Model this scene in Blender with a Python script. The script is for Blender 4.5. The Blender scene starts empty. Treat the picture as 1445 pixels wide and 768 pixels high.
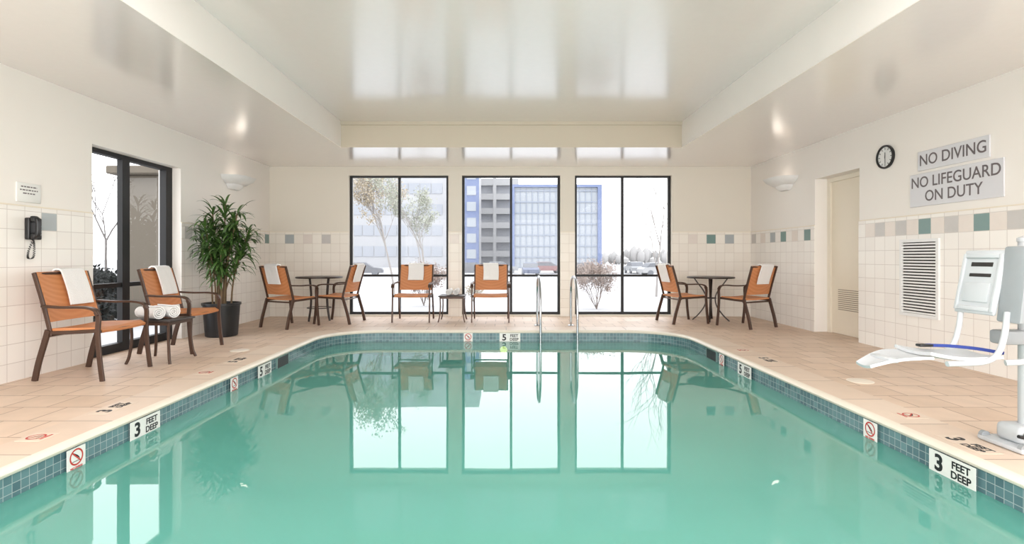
import bpy, bmesh, math, random
from mathutils import Vector, Matrix
random.seed(7)
PI=math.pi
COL=bpy.context.scene.collection
CX,CY,F,H=712.5,363.0,740.0,1.10
W=3.7     # brightness of the overcast sky
YB=9.74; XL=-4.37; XR=4.57; ZC=2.78; YF=-1.5

def lin(c):
    return [(x/255/12.92) if x/255<=0.04045 else (((x/255)+0.055)/1.055)**2.4 for x in c]
def rgba(c,k=1.0): return [v*k for v in lin(c)]+[1.0]

# ---------------------------------------------------------------- materials
def mat(name,c,rough=0.6,metal=0.0,noise=0.06,scale=8.0,bump=0.0,k=1.0,spec=0.5,coat=0.0):
    m=bpy.data.materials.new(name); m.use_nodes=True
    nt=m.node_tree; b=nt.nodes['Principled BSDF']
    b.inputs['Roughness'].default_value=rough; b.inputs['Metallic'].default_value=metal
    b.inputs['Specular IOR Level'].default_value=spec
    if coat:
        b.inputs['Coat Weight'].default_value=coat; b.inputs['Coat Roughness'].default_value=0.17; b.inputs['Coat IOR'].default_value=1.7
    tc=nt.nodes.new('ShaderNodeTexCoord'); n=nt.nodes.new('ShaderNodeTexNoise')
    n.inputs['Scale'].default_value=scale; n.inputs['Detail'].default_value=3
    nt.links.new(tc.outputs['Object'],n.inputs['Vector'])
    mx=nt.nodes.new('ShaderNodeMix'); mx.data_type='RGBA'
    a=rgba(c,k*(1-noise)); d=rgba(c,k*(1+noise)); 
    mx.inputs[6].default_value=[min(1,v) for v in a]; mx.inputs[7].default_value=[min(1,v) for v in d]
    nt.links.new(n.outputs['Fac'],mx.inputs[0]); nt.links.new(mx.outputs[2],b.inputs['Base Color'])
    if bump:
        bp=nt.nodes.new('ShaderNodeBump'); bp.inputs['Strength'].default_value=bump; bp.inputs['Distance'].default_value=0.01
        nt.links.new(n.outputs['Fac'],bp.inputs['Height']); nt.links.new(bp.outputs['Normal'],b.inputs['Normal'])
    return m
def tilemat(name,mode,bw,bh,c1,c2,cm,mort=0.004,off=0.0,rough=0.35,sh=(0,0),bump=0.25,noise=0.0,bias=0.0):
    m=bpy.data.materials.new(name); m.use_nodes=True
    nt=m.node_tree; b=nt.nodes['Principled BSDF']; b.inputs['Roughness'].default_value=rough
    tc=nt.nodes.new('ShaderNodeTexCoord'); sp=nt.nodes.new('ShaderNodeSeparateXYZ'); cb=nt.nodes.new('ShaderNodeCombineXYZ')
    nt.links.new(tc.outputs['UV' if mode=='uv' else 'Object'],sp.inputs[0])
    ax={'xz':('X','Z'),'yz':('Y','Z'),'xy':('X','Y'),'uv':('X','Y')}[mode]
    for i,a in enumerate(ax):
        ad=nt.nodes.new('ShaderNodeMath'); ad.operation='ADD'; ad.inputs[1].default_value=sh[i]
        nt.links.new(sp.outputs[a],ad.inputs[0]); nt.links.new(ad.outputs[0],cb.inputs[i])
    br=nt.nodes.new('ShaderNodeTexBrick'); br.offset=off; br.offset_frequency=2; br.squash=1
    nt.links.new(cb.outputs[0],br.inputs['Vector'])
    br.inputs['Scale'].default_value=1; br.inputs['Mortar Size'].default_value=mort; br.inputs['Mortar Smooth'].default_value=0.3
    br.inputs['Brick Width'].default_value=bw; br.inputs['Row Height'].default_value=bh; br.inputs['Bias'].default_value=bias
    br.inputs['Color1'].default_value=rgba(c1); br.inputs['Color2'].default_value=rgba(c2); br.inputs['Mortar'].default_value=rgba(cm)
    out=br.outputs['Color']
    if noise:
        n=nt.nodes.new('ShaderNodeTexNoise'); n.inputs['Scale'].default_value=5; n.inputs['Detail'].default_value=6
        nt.links.new(tc.outputs['Object'],n.inputs['Vector'])
        mr=nt.nodes.new('ShaderNodeMapRange'); mr.inputs['To Min'].default_value=1-noise; mr.inputs['To Max'].default_value=1+noise
        nt.links.new(n.outputs['Fac'],mr.inputs['Value'])
        mx=nt.nodes.new('ShaderNodeMix'); mx.data_type='RGBA'; mx.blend_type='MULTIPLY'; mx.inputs[0].default_value=1
        nt.links.new(out,mx.inputs[6]); nt.links.new(mr.outputs[0],mx.inputs[7]); out=mx.outputs[2]
    nt.links.new(out,b.inputs['Base Color'])
    bp=nt.nodes.new('ShaderNodeBump'); bp.inputs['Strength'].default_value=bump; bp.inputs['Distance'].default_value=0.003; bp.invert=True
    nt.links.new(br.outputs['Fac'],bp.inputs['Height']); nt.links.new(bp.outputs['Normal'],b.inputs['Normal'])
    return m
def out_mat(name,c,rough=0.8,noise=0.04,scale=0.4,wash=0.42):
    c=[v+(255-v)*wash for v in c]  # mixes toward white, putting overexposed daylight into the outdoor colours
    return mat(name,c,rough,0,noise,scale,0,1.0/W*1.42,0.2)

M={}
M['wall']=mat('painted_wall',(238,233,227),0.55,0,0.015,3)
M['wallback']=mat('painted_beige_wall',(222,215,202),0.55,0,0.015,3)
M['ceil']=mat('satin_ceiling_paint',(232,225,222),0.22,0,0.02,14,0.04,1.0,0.7,1.0)
M['tray']=mat('tray_fascia_paint',(192,181,163),0.5,0,0.015,3)
M['traywhite']=mat('tray_side_paint',(240,234,229),0.5,0,0.015,3)
TS=0.17; ZB=1.35
M['tile_back']=tilemat('wall_tile_back','xz',TS,TS,(238,232,222),(232,225,214),(206,196,184),0.003,sh=(0,10*TS-ZB))
M['tile_side']=tilemat('wall_tile_side','yz',TS,TS,(241,237,231),(236,231,225),(206,198,191),0.003,sh=(0,10*TS-ZB))
M['deck']=tilemat('deck_paver','xy',0.32,0.32,(220,197,177),(207,182,160),(168,143,124),0.006,0.5,0.5,(0,0),0.5,0.14)
M['coping']=tilemat('coping_stone','uv',0.6,2.0,(222,203,185),(214,192,173),(166,146,130),0.006,0,0.45,(0,1.0),0.5,0.08)
M['lip']=mat('coping_lip',(228,219,204),0.4)
M['pooltile']=tilemat('pool_mosaic','uv',0.05,0.05,(100,134,138),(76,104,112),(156,170,170),0.0022,0,0.2,(0,0.0),0.3)
M['basin']=mat('pool_plaster',(140,205,198),0.6)
M['black']=mat('black_window_frame',(16,15,17),0.55)
M['blackpl']=mat('black_plastic',(22,22,24),0.35)
M['white']=mat('white_plastic',(230,230,229),0.4)
M['lift']=mat('lift_white_plastic',(192,196,199),0.4)
M['whited']=mat('grey_white_plastic',(150,155,158),0.45)
M['bronze']=mat('brown_metal_frame',(78,57,46),0.38,0.35)
M['darkmetal']=mat('dark_metal',(54,44,40),0.38,0.4)
M['chrome']=mat('brushed_chrome',(176,180,184),0.14,1.0,0.02)
M['towel']=mat('terry_towel',(244,242,240),0.95,0,0.03,160,0.8)
M['soil']=mat('soil',(52,40,32),0.95,0,0.3,30,0.8)
M['pot']=mat('black_pot',(22,22,24),0.4,0,0.02)
M['leaf']=mat('dracaena_leaf',(68,98,46),0.4,0,0.5,6)
M['trunk']=mat('plant_stem',(110,90,66),0.85,0,0.25,20,0.5)
M['door']=mat('cream_door_paint',(232,222,204),0.45,0,0.01)
M['doorframe']=mat('cream_door_frame',(234,226,210),0.45,0,0.01)
M['sign']=mat('grey_sign_panel',(214,214,218),0.45,0,0.01)
M['signink']=mat('grey_sign_lettering',(104,96,98),0.5)
M['ink']=mat('black_lettering',(24,26,30),0.5)
M['red']=mat('red_marking',(188,58,50),0.5)
M['marker']=mat('white_marker_tile',(226,226,222),0.3)
M['lid']=mat('cream_lid_plastic',(232,222,208),0.45)
M['deckmark']=mat('deck_marker_tile',(222,204,186),0.5)
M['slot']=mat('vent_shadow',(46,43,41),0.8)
M['blue']=mat('blue_strap',(28,52,128),0.7)
M['teal']=mat('teal_wall_tile',(112,140,136),0.3)
M['grey']=mat('grey_wall_tile',(192,188,184),0.3)
M['pink']=mat('pink_beige_wall_tile',(224,214,205),0.3)
M['paleblue']=mat('pale_blue_wall_tile',(166,172,174),0.3)
def sling():
    m=bpy.data.materials.new('orange_woven_sling'); m.use_nodes=True; nt=m.node_tree; b=nt.nodes['Principled BSDF']
    b.inputs['Roughness'].default_value=0.6
    tc=nt.nodes.new('ShaderNodeTexCoord')
    w2=nt.nodes.new('ShaderNodeTexWave'); w2.bands_direction='Z'; w2.inputs['Scale'].default_value=22
    w3=nt.nodes.new('ShaderNodeTexWave'); w3.bands_direction='Y'; w3.inputs['Scale'].default_value=22
    for w in (w2,w3): nt.links.new(tc.outputs['Object'],w.inputs['Vector'])
    a=nt.nodes.new('ShaderNodeMath'); a.operation='ADD'; nt.links.new(w2.outputs['Fac'],a.inputs[0]); nt.links.new(w3.outputs['Fac'],a.inputs[1])
    c=nt.nodes.new('ShaderNodeMath'); c.operation='MULTIPLY'; c.inputs[1].default_value=0.5; nt.links.new(a.outputs[0],c.inputs[0])
    mx=nt.nodes.new('ShaderNodeMix'); mx.data_type='RGBA'; mx.inputs[6].default_value=rgba((190,120,72)); mx.inputs[7].default_value=rgba((208,142,94))
    nt.links.new(c.outputs[0],mx.inputs[0]); nt.links.new(mx.outputs[2],b.inputs['Base Color'])
    return m
M['sling']=sling()
def glassmat():
    m=bpy.data.materials.new('window_glass'); m.use_nodes=True; nt=m.node_tree; nt.nodes.clear()
    o=nt.nodes.new('ShaderNodeOutputMaterial'); t=nt.nodes.new('ShaderNodeBsdfTransparent'); t.inputs[0].default_value=(0.98,0.99,1.0,1)
    g=nt.nodes.new('ShaderNodeBsdfGlossy'); g.inputs['Roughness'].default_value=0.02
    fr=nt.nodes.new('ShaderNodeFresnel'); fr.inputs[0].default_value=1.3
    mx=nt.nodes.new('ShaderNodeMixShader'); nt.links.new(fr.outputs[0],mx.inputs[0]); nt.links.new(t.outputs[0],mx.inputs[1]); nt.links.new(g.outputs[0],mx.inputs[2])
    nt.links.new(mx.outputs[0],o.inputs[0]); return m
M['glass']=glassmat()
def watermat():
    m=bpy.data.materials.new('pool_water'); m.use_nodes=True; nt=m.node_tree; nt.nodes.clear()
    o=nt.nodes.new('ShaderNodeOutputMaterial')
    tc=nt.nodes.new('ShaderNodeTexCoord')
    n2=nt.nodes.new('ShaderNodeTexNoise'); n2.inputs['Scale'].default_value=0.5; n2.inputs['Detail'].default_value=2
    nt.links.new(tc.outputs['Object'],n2.inputs['Vector'])
    cm=nt.nodes.new('ShaderNodeMix'); cm.data_type='RGBA'; cm.inputs[6].default_value=rgba((92,168,154)); cm.inputs[7].default_value=rgba((114,186,172))
    nt.links.new(n2.outputs['Fac'],cm.inputs[0])
    d=nt.nodes.new('ShaderNodeBsdfDiffuse'); nt.links.new(cm.outputs[2],d.inputs[0])
    t=nt.nodes.new('ShaderNodeBsdfTransparent'); t.inputs[0].default_value=rgba((160,224,212))
    a=nt.nodes.new('ShaderNodeMixShader'); a.inputs[0].default_value=0.25; nt.links.new(d.outputs[0],a.inputs[1]); nt.links.new(t.outputs[0],a.inputs[2])
    n=nt.nodes.new('ShaderNodeTexNoise'); n.inputs['Scale'].default_value=1.6; n.inputs['Detail'].default_value=1
    nt.links.new(tc.outputs['Object'],n.inputs['Vector'])
    bp=nt.nodes.new('ShaderNodeBump'); bp.inputs['Strength'].default_value=0.03; bp.inputs['Distance'].default_value=0.02
    nt.links.new(n.outputs['Fac'],bp.inputs['Height'])
    g=nt.nodes.new('ShaderNodeBsdfGlossy'); g.inputs['Roughness'].default_value=0.0
    fr=nt.nodes.new('ShaderNodeFresnel'); fr.inputs[0].default_value=1.8
    nt.links.new(bp.outputs[0],g.inputs['Normal']); nt.links.new(bp.outputs[0],fr.inputs['Normal'])
    mx=nt.nodes.new('ShaderNodeMixShader'); nt.links.new(fr.outputs[0],mx.inputs[0]); nt.links.new(a.outputs[0],mx.inputs[1]); nt.links.new(g.outputs[0],mx.inputs[2])
    nt.links.new(mx.outputs[0],o.inputs[0]); return m
M['water']=watermat()
def emis(name,c,s):
    m=bpy.data.materials.new(name); m.use_nodes=True; b=m.node_tree.nodes['Principled BSDF']
    b.inputs['Base Color'].default_value=rgba(c); b.inputs['Emission Color'].default_value=rgba(c); b.inputs['Emission Strength'].default_value=s
    return m
M['lamp']=emis('pool_lamp_lens',(255,205,100),8)

# ---------------------------------------------------------------- helpers
def wl(o):
    v=Vector((0,0,0))
    while o: v+=Vector(o.location); o=o.parent
    return v
def smooth(me,ang=40):
    for p in me.polygons: p.use_smooth=True
    try: me.set_sharp_from_angle(angle=math.radians(ang))
    except Exception: pass
def obj(name,bm,m,parent=None,sm=True,recenter=True):
    if sm: bmesh.ops.recalc_face_normals(bm,faces=bm.faces)
    me=bpy.data.meshes.new(name)
    if parent is not None:
        off=wl(parent)
    else:
        if recenter and len(bm.verts):
            xs=[v.co for v in bm.verts]
            off=Vector(((min(v.x for v in xs)+max(v.x for v in xs))/2,(min(v.y for v in xs)+max(v.y for v in xs))/2,min(v.z for v in xs)))
        else: off=Vector((0,0,0))
    for v in bm.verts: v.co-=off
    bm.to_mesh(me); bm.free()
    if sm: smooth(me)
    for x in (m if isinstance(m,(list,tuple)) else [m]): me.materials.append(x)
    o=bpy.data.objects.new(name,me); COL.objects.link(o)
    if parent is not None: o.parent=parent
    else: o.location=off
    return o
def tag(o,label,cat,group=None,kind=None):
    if label: o['label']=label
    if cat: o['category']=cat
    if group: o['group']=group
    if kind: o['kind']=kind
    return o
def thing(name,label,cat,loc=(0,0,0),group=None,kind=None):
    o=bpy.data.objects.new(name,None); COL.objects.link(o); o.location=loc; o.empty_display_size=0.1
    return tag(o,label,cat,group,kind)
def struct(name,bm,m,parent=None,label=None):
    o=obj(name,bm,m,parent,sm=False,recenter=False)
    if parent is None: o['kind']='structure'
    if label: o['label']=label
    return o
def dup(root,loc,rotz=0,label=None,group=None):
    r=root.copy(); COL.objects.link(r); r.location=loc; r.rotation_euler=(0,0,rotz)
    if label: r['label']=label
    if group: r['group']=group
    for ch in list(root.children):
        c=ch.copy(); COL.objects.link(c); c.parent=r
        for g in ch.children:
            d=g.copy(); COL.objects.link(d); d.parent=c
    return r
def B(): return bmesh.new()
def box(bm,x0,x1,y0,y1,z0,z1,mi=0):
    vs=[bm.verts.new((x,y,z)) for x in (x0,x1) for y in (y0,y1) for z in (z0,z1)]
    for f in ((0,1,3,2),(4,6,7,5),(0,4,5,1),(2,3,7,6),(0,2,6,4),(1,5,7,3)):
        fc=bm.faces.new([vs[i] for i in f]); fc.material_index=mi
    return vs
def merge(bm,tmp,mx=None):
    me=bpy.data.meshes.new('tmp'); 
    if mx is not None: bmesh.ops.transform(tmp,matrix=mx,verts=tmp.verts)
    tmp.to_mesh(me); tmp.free(); bm.from_mesh(me); bpy.data.meshes.remove(me)
def rbox(bm,x0,x1,y0,y1,z0,z1,r=0.01,seg=3,mx=None):
    t=B(); box(t,x0,x1,y0,y1,z0,z1)
    bmesh.ops.recalc_face_normals(t,faces=t.faces)
    bmesh.ops.bevel(t,geom=t.edges[:],offset=r,segments=seg,profile=0.5,affect='EDGES')
    merge(bm,t,mx)
def cr(pts,n=6):
    P=[Vector(p) for p in pts]; P=[P[0]*2-P[1]]+P+[P[-1]*2-P[-2]]; out=[]
    for i in range(1,len(P)-2):
        a,b,c,d=P[i-1],P[i],P[i+1],P[i+2]
        for k in range(n):
            t=k/n
            out.append(0.5*((2*b)+(c-a)*t+(2*a-5*b+4*c-d)*t*t+(3*b-a-3*c+d)*t**3))
    out.append(P[-2]); return out
def sweep(bm,pts,prof,ref=(1,0,0),scale=None,cap=True):
    pts=[Vector(p) for p in pts]; side=Vector(ref); rings=[]
    for i,p in enumerate(pts):
        t=(pts[min(i+1,len(pts)-1)]-pts[max(i-1,0)]).normalized()
        s=side-t*side.dot(t)
        if s.length<1e-4: s=t.orthogonal()
        side=s.normalized(); u=t.cross(side)
        k=1 if scale is None else scale[i]
        rings.append([bm.verts.new(p+side*a*k+u*b*k) for a,b in prof])
    n=len(prof)
    for i in range(len(rings)-1):
        for j in range(n):
            bm.faces.new((rings[i][j],rings[i][(j+1)%n],rings[i+1][(j+1)%n],rings[i+1][j]))
    if cap:
        bm.faces.new(rings[0][::-1]); bm.faces.new(rings[-1])
def circ(r,n=8): return [(r*math.cos(2*PI*i/n),r*math.sin(2*PI*i/n)) for i in range(n)]
def bar(a,b,c=0.003):
    return [(-a+c,-b),(a-c,-b),(a,-b+c),(a,b-c),(a-c,b),(-a+c,b),(-a,b-c),(-a,-b+c)]
def tube(bm,pts,r,n=8,ref=(1,0,0.01),scale=None): sweep(bm,pts,circ(r,n),ref,scale)
def cyl(bm,p,r0,r1,h,n=24,axis='z'):
    a=[];b=[]
    for i in range(n):
        c,s=math.cos(2*PI*i/n),math.sin(2*PI*i/n)
        if axis=='z': a.append(bm.verts.new((p[0]+r0*c,p[1]+r0*s,p[2]))); b.append(bm.verts.new((p[0]+r1*c,p[1]+r1*s,p[2]+h)))
        elif axis=='x': a.append(bm.verts.new((p[0],p[1]+r0*c,p[2]+r0*s))); b.append(bm.verts.new((p[0]+h,p[1]+r1*c,p[2]+r1*s)))
        else: a.append(bm.verts.new((p[0]+r0*c,p[1],p[2]+r0*s))); b.append(bm.verts.new((p[0]+r1*c,p[1]+h,p[2]+r1*s)))
    for i in range(n): bm.faces.new((a[i],a[(i+1)%n],b[(i+1)%n],b[i]))
    bm.faces.new(a[::-1]); bm.faces.new(b)
def lathe(bm,p,prof,n=32):
    rings=[]
    for r,z in prof: rings.append([bm.verts.new((p[0]+r*math.cos(2*PI*i/n),p[1]+r*math.sin(2*PI*i/n),p[2]+z)) for i in range(n)])
    for k in range(len(rings)-1):
        for i in range(n): bm.faces.new((rings[k][i],rings[k][(i+1)%n],rings[k+1][(i+1)%n],rings[k+1][i]))
    bm.faces.new(rings[0][::-1]); bm.faces.new(rings[-1])
def gridsolid(bm,P,nu,nv,t):
    pts=[[Vector(P(i/nu,j/nv)) for j in range(nv+1)] for i in range(nu+1)]
    def nrm(i,j):
        a=pts[min(i+1,nu)][j]-pts[max(i-1,0)][j]; b=pts[i][min(j+1,nv)]-pts[i][max(j-1,0)]
        return a.cross(b).normalized()
    T=[[bm.verts.new(pts[i][j]+nrm(i,j)*t/2) for j in range(nv+1)] for i in range(nu+1)]
    U=[[bm.verts.new(pts[i][j]-nrm(i,j)*t/2) for j in range(nv+1)] for i in range(nu+1)]
    for i in range(nu):
        for j in range(nv):
            bm.faces.new((T[i][j],T[i+1][j],T[i+1][j+1],T[i][j+1])); bm.faces.new((U[i][j],U[i][j+1],U[i+1][j+1],U[i+1][j]))
    for i in range(nu):
        bm.faces.new((T[i][0],U[i][0],U[i+1][0],T[i+1][0])); bm.faces.new((T[i][nv],T[i+1][nv],U[i+1][nv],U[i][nv]))
    for j in range(nv):
        bm.faces.new((T[0][j],T[0][j+1],U[0][j+1],U[0][j])); bm.faces.new((T[nu][j],U[nu][j],U[nu][j+1],T[nu][j+1]))
def prism(bm,o,r,u,n,poly,d):
    o,r,u,n=map(Vector,(o,r,u,n))
    a=[bm.verts.new(o+r*x+u*y) for x,y in poly]; b=[bm.verts.new(o+r*x+u*y+n*d) for x,y in poly]
    k=len(poly)
    for i in range(k): bm.faces.new((a[i],a[(i+1)%k],b[(i+1)%k],b[i]))
    bm.faces.new(a[::-1]); bm.faces.new(b)
def text(name,body,size,m,o,r,u,parent,bold=0.0,sx=1.0,lift=0.001,spacing=1.0):
    cu=bpy.data.curves.new('t','FONT'); cu.body=body; cu.size=size; cu.align_x='CENTER'; cu.align_y='CENTER'
    cu.extrude=0.0006; cu.offset=bold; cu.space_line=0.95*spacing; cu.resolution_u=4
    to=bpy.data.objects.new('t',cu); COL.objects.link(to)
    dg=bpy.context.evaluated_depsgraph_get(); me=bpy.data.meshes.new_from_object(to.evaluated_get(dg))
    bpy.data.objects.remove(to)
    r=Vector(r).normalized(); u=Vector(u).normalized(); n=r.cross(u); o=Vector(o); off=wl(parent)
    for v in me.vertices:
        c=v.co.copy(); v.co=o+r*c.x*sx+u*c.y+n*(c.z+lift)-off
    me.materials.clear(); me.materials.append(m); me.name=name
    t=bpy.data.objects.new(name,me); COL.objects.link(t); t.parent=parent; return t

# ---------------------------------------------------------------- room shell
def cells(u0,u1,z0,z1,ops):
    us=sorted({u0,u1}|{v for o in ops for v in o[:2] if u0<v<u1}); zs=sorted({z0,z1}|{v for o in ops for v in o[2:] if z0<v<z1})
    for i in range(len(us)-1):
        for j in range(len(zs)-1):
            mu=(us[i]+us[i+1])/2; mz=(zs[j]+zs[j+1])/2
            if not any(o[0]<mu<o[1] and o[2]<mz<o[3] for o in ops): yield us[i],us[i+1],zs[j],zs[j+1]
WIN=[(-2.90,-1.05,0.03,2.62),(-0.80,1.03,0.03,2.62),(1.30,3.10,0.03,2.62)]
LW=[(5.55,7.07,-0.02,2.30)]
RW=[(6.76,7.73,-0.02,2.25)]
ZT=3.4
bm=B()
for a,b,c,d in cells(XL-0.3,XR+0.3,-0.3,ZT,WIN): box(bm,a,b,YB,YB+0.30,c,d)
struct('wall_back',bm,M['wallback'])
bm=B()
for a,b,c,d in cells(YF,YB,-0.3,ZT,LW): box(bm,XL-0.30,XL,a,b,c,d)
struct('wall_left',bm,M['wall'])
bm=B()
for a,b,c,d in cells(YF,YB,-0.3,ZT,RW): box(bm,XR,XR+0.30,a,b,c,d)
struct('wall_right',bm,M['wall'])
tx0,tx1,ty0,ty1,tz=-2.51,2.71,-0.5,8.02,3.17
bm=B()
box(bm,XL,tx0,YF,YB,ZC,ZT); box(bm,tx1,XR,YF,YB,ZC,ZT); box(bm,tx0,tx1,ty1,YB,ZC,ZT); box(bm,tx0,tx1,YF,ty0,ZC,ZT); box(bm,tx0,tx1,ty0,ty1,tz,ZT)
struct('ceiling',bm,M['ceil'])
bm=B(); box(bm,tx0,tx0+0.006,ty0,ty1,ZC-0.002,tz); box(bm,tx1-0.006,tx1,ty0,ty1,ZC-0.002,tz)
struct('trim_1',bm,M['traywhite'])
bm=B(); box(bm,tx0+0.006,tx1-0.006,ty1-0.006,ty1,ZC-0.002,tz-0.05)
box(bm,tx0+0.006,tx1-0.006,ty1-0.03,ty1,tz-0.05,tz)
struct('trim_2',bm,M['tray'])
ZW=1.56
bm=B()
for a,b,c,d in cells(XL+0.012,XR-0.012,0,ZW,[(o[0]-0.0,o[1]+0.0,0,3) for o in WIN]): box(bm,a,b,YB-0.012,YB,c,d)
struct('trim_3',bm,M['tile_back'])
bm=B()
for a,b,c,d in cells(YF,YB,0,ZW,[(5.55,7.07,0,3)]): box(bm,XL,XL+0.012,a,b,c,d)
struct('trim_4',bm,M['tile_side'])
bm=B()
for a,b,c,d in cells(YF,YB,0,ZW,[(6.76,7.73,0,3)]): box(bm,XR-0.012,XR,a,b,c,d)
struct('trim_5',bm,M['tile_side'])
bm=B(); tm=[M['teal'],M['grey'],M['pink'],M['paleblue']]; g=0.003
def btile(side,i,mi):
    a,b=i*TS+g,(i+1)*TS-g; z0,z1=ZB+g,ZB+TS-g
    if side=='b': box(bm,a,b,YB-0.0135,YB-0.010,z0,z1,mi)
    if side=='l': box(bm,XL+0.010,XL+0.0135,a,b,z0,z1,mi)
    if side=='r': box(bm,XR-0.0135,XR-0.010,a,b,z0,z1,mi)
seq=[1,0,2,0,3,2,1,0]
for n,i in enumerate(range(-25,26)):
    x0,x1=i*TS,(i+1)*TS
    if any(x1>o[0] and x0<o[1] for o in WIN): continue
    if i%2==0 or (-7<i<-4) or (5<i<8): btile('b',i,seq[(i//2)%8])
for i in range(42,57): 
    if i%2==0: btile('l',i,seq[(i//2+3)%8])
btile('l',29,3)
for i in range(46,57):
    if i%2==0: btile('r',i,seq[(i//2+2)%8])
for i in range(38,10,-1): btile('r',i,0 if i in (33,29,24,19) else (1 if i in (37,35,31,27,22,17) else 2))
struct('trim_6',bm,tm)
bm=B()
for a,b in ((XL,-2.90),(-1.05,-0.80),(1.03,1.30),(3.10,XR)): box(bm,a,b,YB-0.018,YB,ZW,ZW+0.012)
for a,b in ((YF,5.55),(7.07,YB)): box(bm,XL,XL+0.018,a,b,ZW,ZW+0.012)
for a,b in ((YF,6.76),(7.73,YB)): box(bm,XR-0.018,XR,a,b,ZW,ZW+0.012)
struct('trim_7',bm,M['door'])

# ---------------------------------------------------------------- pool
px0,px1,py0,py1=-2.57,2.54,0.6,7.83
def path():
    pts=[]
    def arc(cx,cy,r,a0,a1,n=12):
        for k in range(n+1):
            a=math.radians(a0+(a1-a0)*k/n); pts.append((cx+r*math.cos(a),cy+r*math.sin(a),math.cos(a),math.sin(a)))
    r=0.75; q=0.3
    arc(px1-q,py0+q,q,-90,0); 
    for k in range(1,8): pts.append((px1,py0+q+(py1-r-py0-q)*k/8,1,0))
    arc(px1-r,py1-r,r,0,90)
    for k in range(1,8): pts.append((px1-r-(px1-px0-2*r)*k/8,py1,0,1))
    arc(px0+r,py1-r,r,90,180)
    for k in range(1,8): pts.append((px0,py1-r-(py1-r-py0-q)*k/8,-1,0))
    arc(px0+q,py0+q,q,180,270)
    return pts
PTH=path()
def ringstrip(prof,mats_idx=None):
    bm=B(); uv=bm.loops.layers.uv.new('UVMap'); n=len(PTH); L=[0]
    for i in range(n):
        a=PTH[i]; b=PTH[(i+1)%n]; L.append(L[-1]+math.hypot(b[0]-a[0],b[1]-a[1]))
    vs=[[bm.verts.new((p[0]+p[2]*d,p[1]+p[3]*d,z)) for d,z in prof] for p in PTH]
    V=[0]
    for k in range(1,len(prof)): V.append(V[-1]+math.hypot(prof[k][0]-prof[k-1][0],prof[k][1]-prof[k-1][1]))
    for i in range(n):
        j=(i+1)%n
        for k in range(len(prof)-1):
            f=bm.faces.new((vs[i][k],vs[j][k],vs[j][k+1],vs[i][k+1]))
            if mats_idx: f.material_index=mats_idx[k]
            for l,(u,v) in zip(f.loops,((L[i],V[k]),(L[i+1],V[k]),(L[i+1],V[k+1]),(L[i],V[k+1]))): l[uv].uv=(u,v)
    return bm
pool=thing('swimming_pool','rectangular indoor pool with rounded corners, stone coping and blue mosaic waterline','pool',(0,4.2,-1.4))
CW=0.36
bm=ringstrip([(CW,-0.03),(CW,0.008),(0.045,0.008),(0.015,0.006),(0.0,-0.004),(-0.008,-0.016),(-0.006,-0.028),(0.002,-0.036),(0.03,-0.036)],[0,0,1,1,1,1,1,1])
obj('coping',bm,[M['coping'],M['lip']],pool)
bm=ringstrip([(0.010,-0.036),(0.010,-0.192)]); obj('tile_band',bm,M['pooltile'],pool)
bm=ringstrip([(0.010,-0.192),(0.010,-1.4)])
box(bm,px0-0.1,px1+0.1,py0-0.1,py1+0.1,-1.42,-1.395)
obj('basin',bm,M['basin'],pool)
bm=B(); f=bm.faces.new([bm.verts.new((p[0]+p[2]*0.009,p[1]+p[3]*0.009,-0.16)) for p in PTH])
w=obj('pool_water',bm,M['water'],None,sm=False,recenter=False); tag(w,'calm turquoise pool water mirroring the windows','water',None,'stuff')
bm=B()
outer=[bm.verts.new(v) for v in ((XL-.28,YF,0),(XR+0.28,YF,0),(XR+0.28,YB+.05,0),(XL-.28,YB+.05,0))]
inner=[bm.verts.new((p[0]+p[2]*(CW-0.02),p[1]+p[3]*(CW-0.02),0)) for p in PTH]
es=[bm.edges.new((outer[i],outer[(i+1)%4])) for i in range(4)]+[bm.edges.new((inner[i],inner[(i+1)%len(inner)])) for i in range(len(inner))]
bmesh.ops.triangle_fill(bm,use_beauty=True,use_dissolve=False,edges=es)
bmesh.ops.recalc_face_normals(bm,faces=bm.faces)
if bm.faces and sum(f.normal.z for f in bm.faces)<0: bmesh.ops.reverse_faces(bm,faces=bm.faces)
struct('floor',bm,M['deck'])
t=thing('pool_light','small yellow underwater lamp on the far pool wall','light',(-0.02,7.82,-0.30))
bm=B(); cyl(bm,(-0.02,7.80,-0.28),0.065,0.065,0.03,24,'y'); obj('lamp_ring',bm,M['chrome'],t)
bm=B(); cyl(bm,(-0.02,7.79,-0.28),0.05,0.055,0.012,24,'y'); obj('lens',bm,M['lamp'],t)

# depth markers ---------------------------------------------------------
def frame3(side):
    return {'l':((0,1,0),(0,0,1)),'r':((0,-1,0),(0,0,1)),'b':((1,0,0),(0,0,1)),'dl':((0,1,0),(-1,0,0)),'dr':((0,-1,0),(1,0,0))}[side]
def plate(side,c,w,h,m,name,label,cat,group=None,t=0.004):
    r,u=map(Vector,frame3(side)); n=r.cross(u)
    root=thing(name,label,cat,Vector(c),group)
    bm=B(); prism(bm,Vector(c),r,u,n,[(-w/2,-h/2),(w/2,-h/2),(w/2,h/2),(-w/2,h/2)],t)
    obj('tile',bm,m,root,sm=False); return root,Vector(c)+n*t,r,u,n
def depth(side,c,digit,label,deck=False):
    root,o,r,u,n=plate(side,c,0.31,0.135,M['deckmark'] if deck else M['marker'],'depth_marker',label,'depth marker','depth markers round the pool',0.003)
    text('numeral',digit,0.13,M['ink'],o-r*0.085,r,u,root,0.004)
    text('lettering','FEET\nDEEP',0.058,M['ink'],o+r*0.062,r,u,root,0.0015,1.0)
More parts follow.
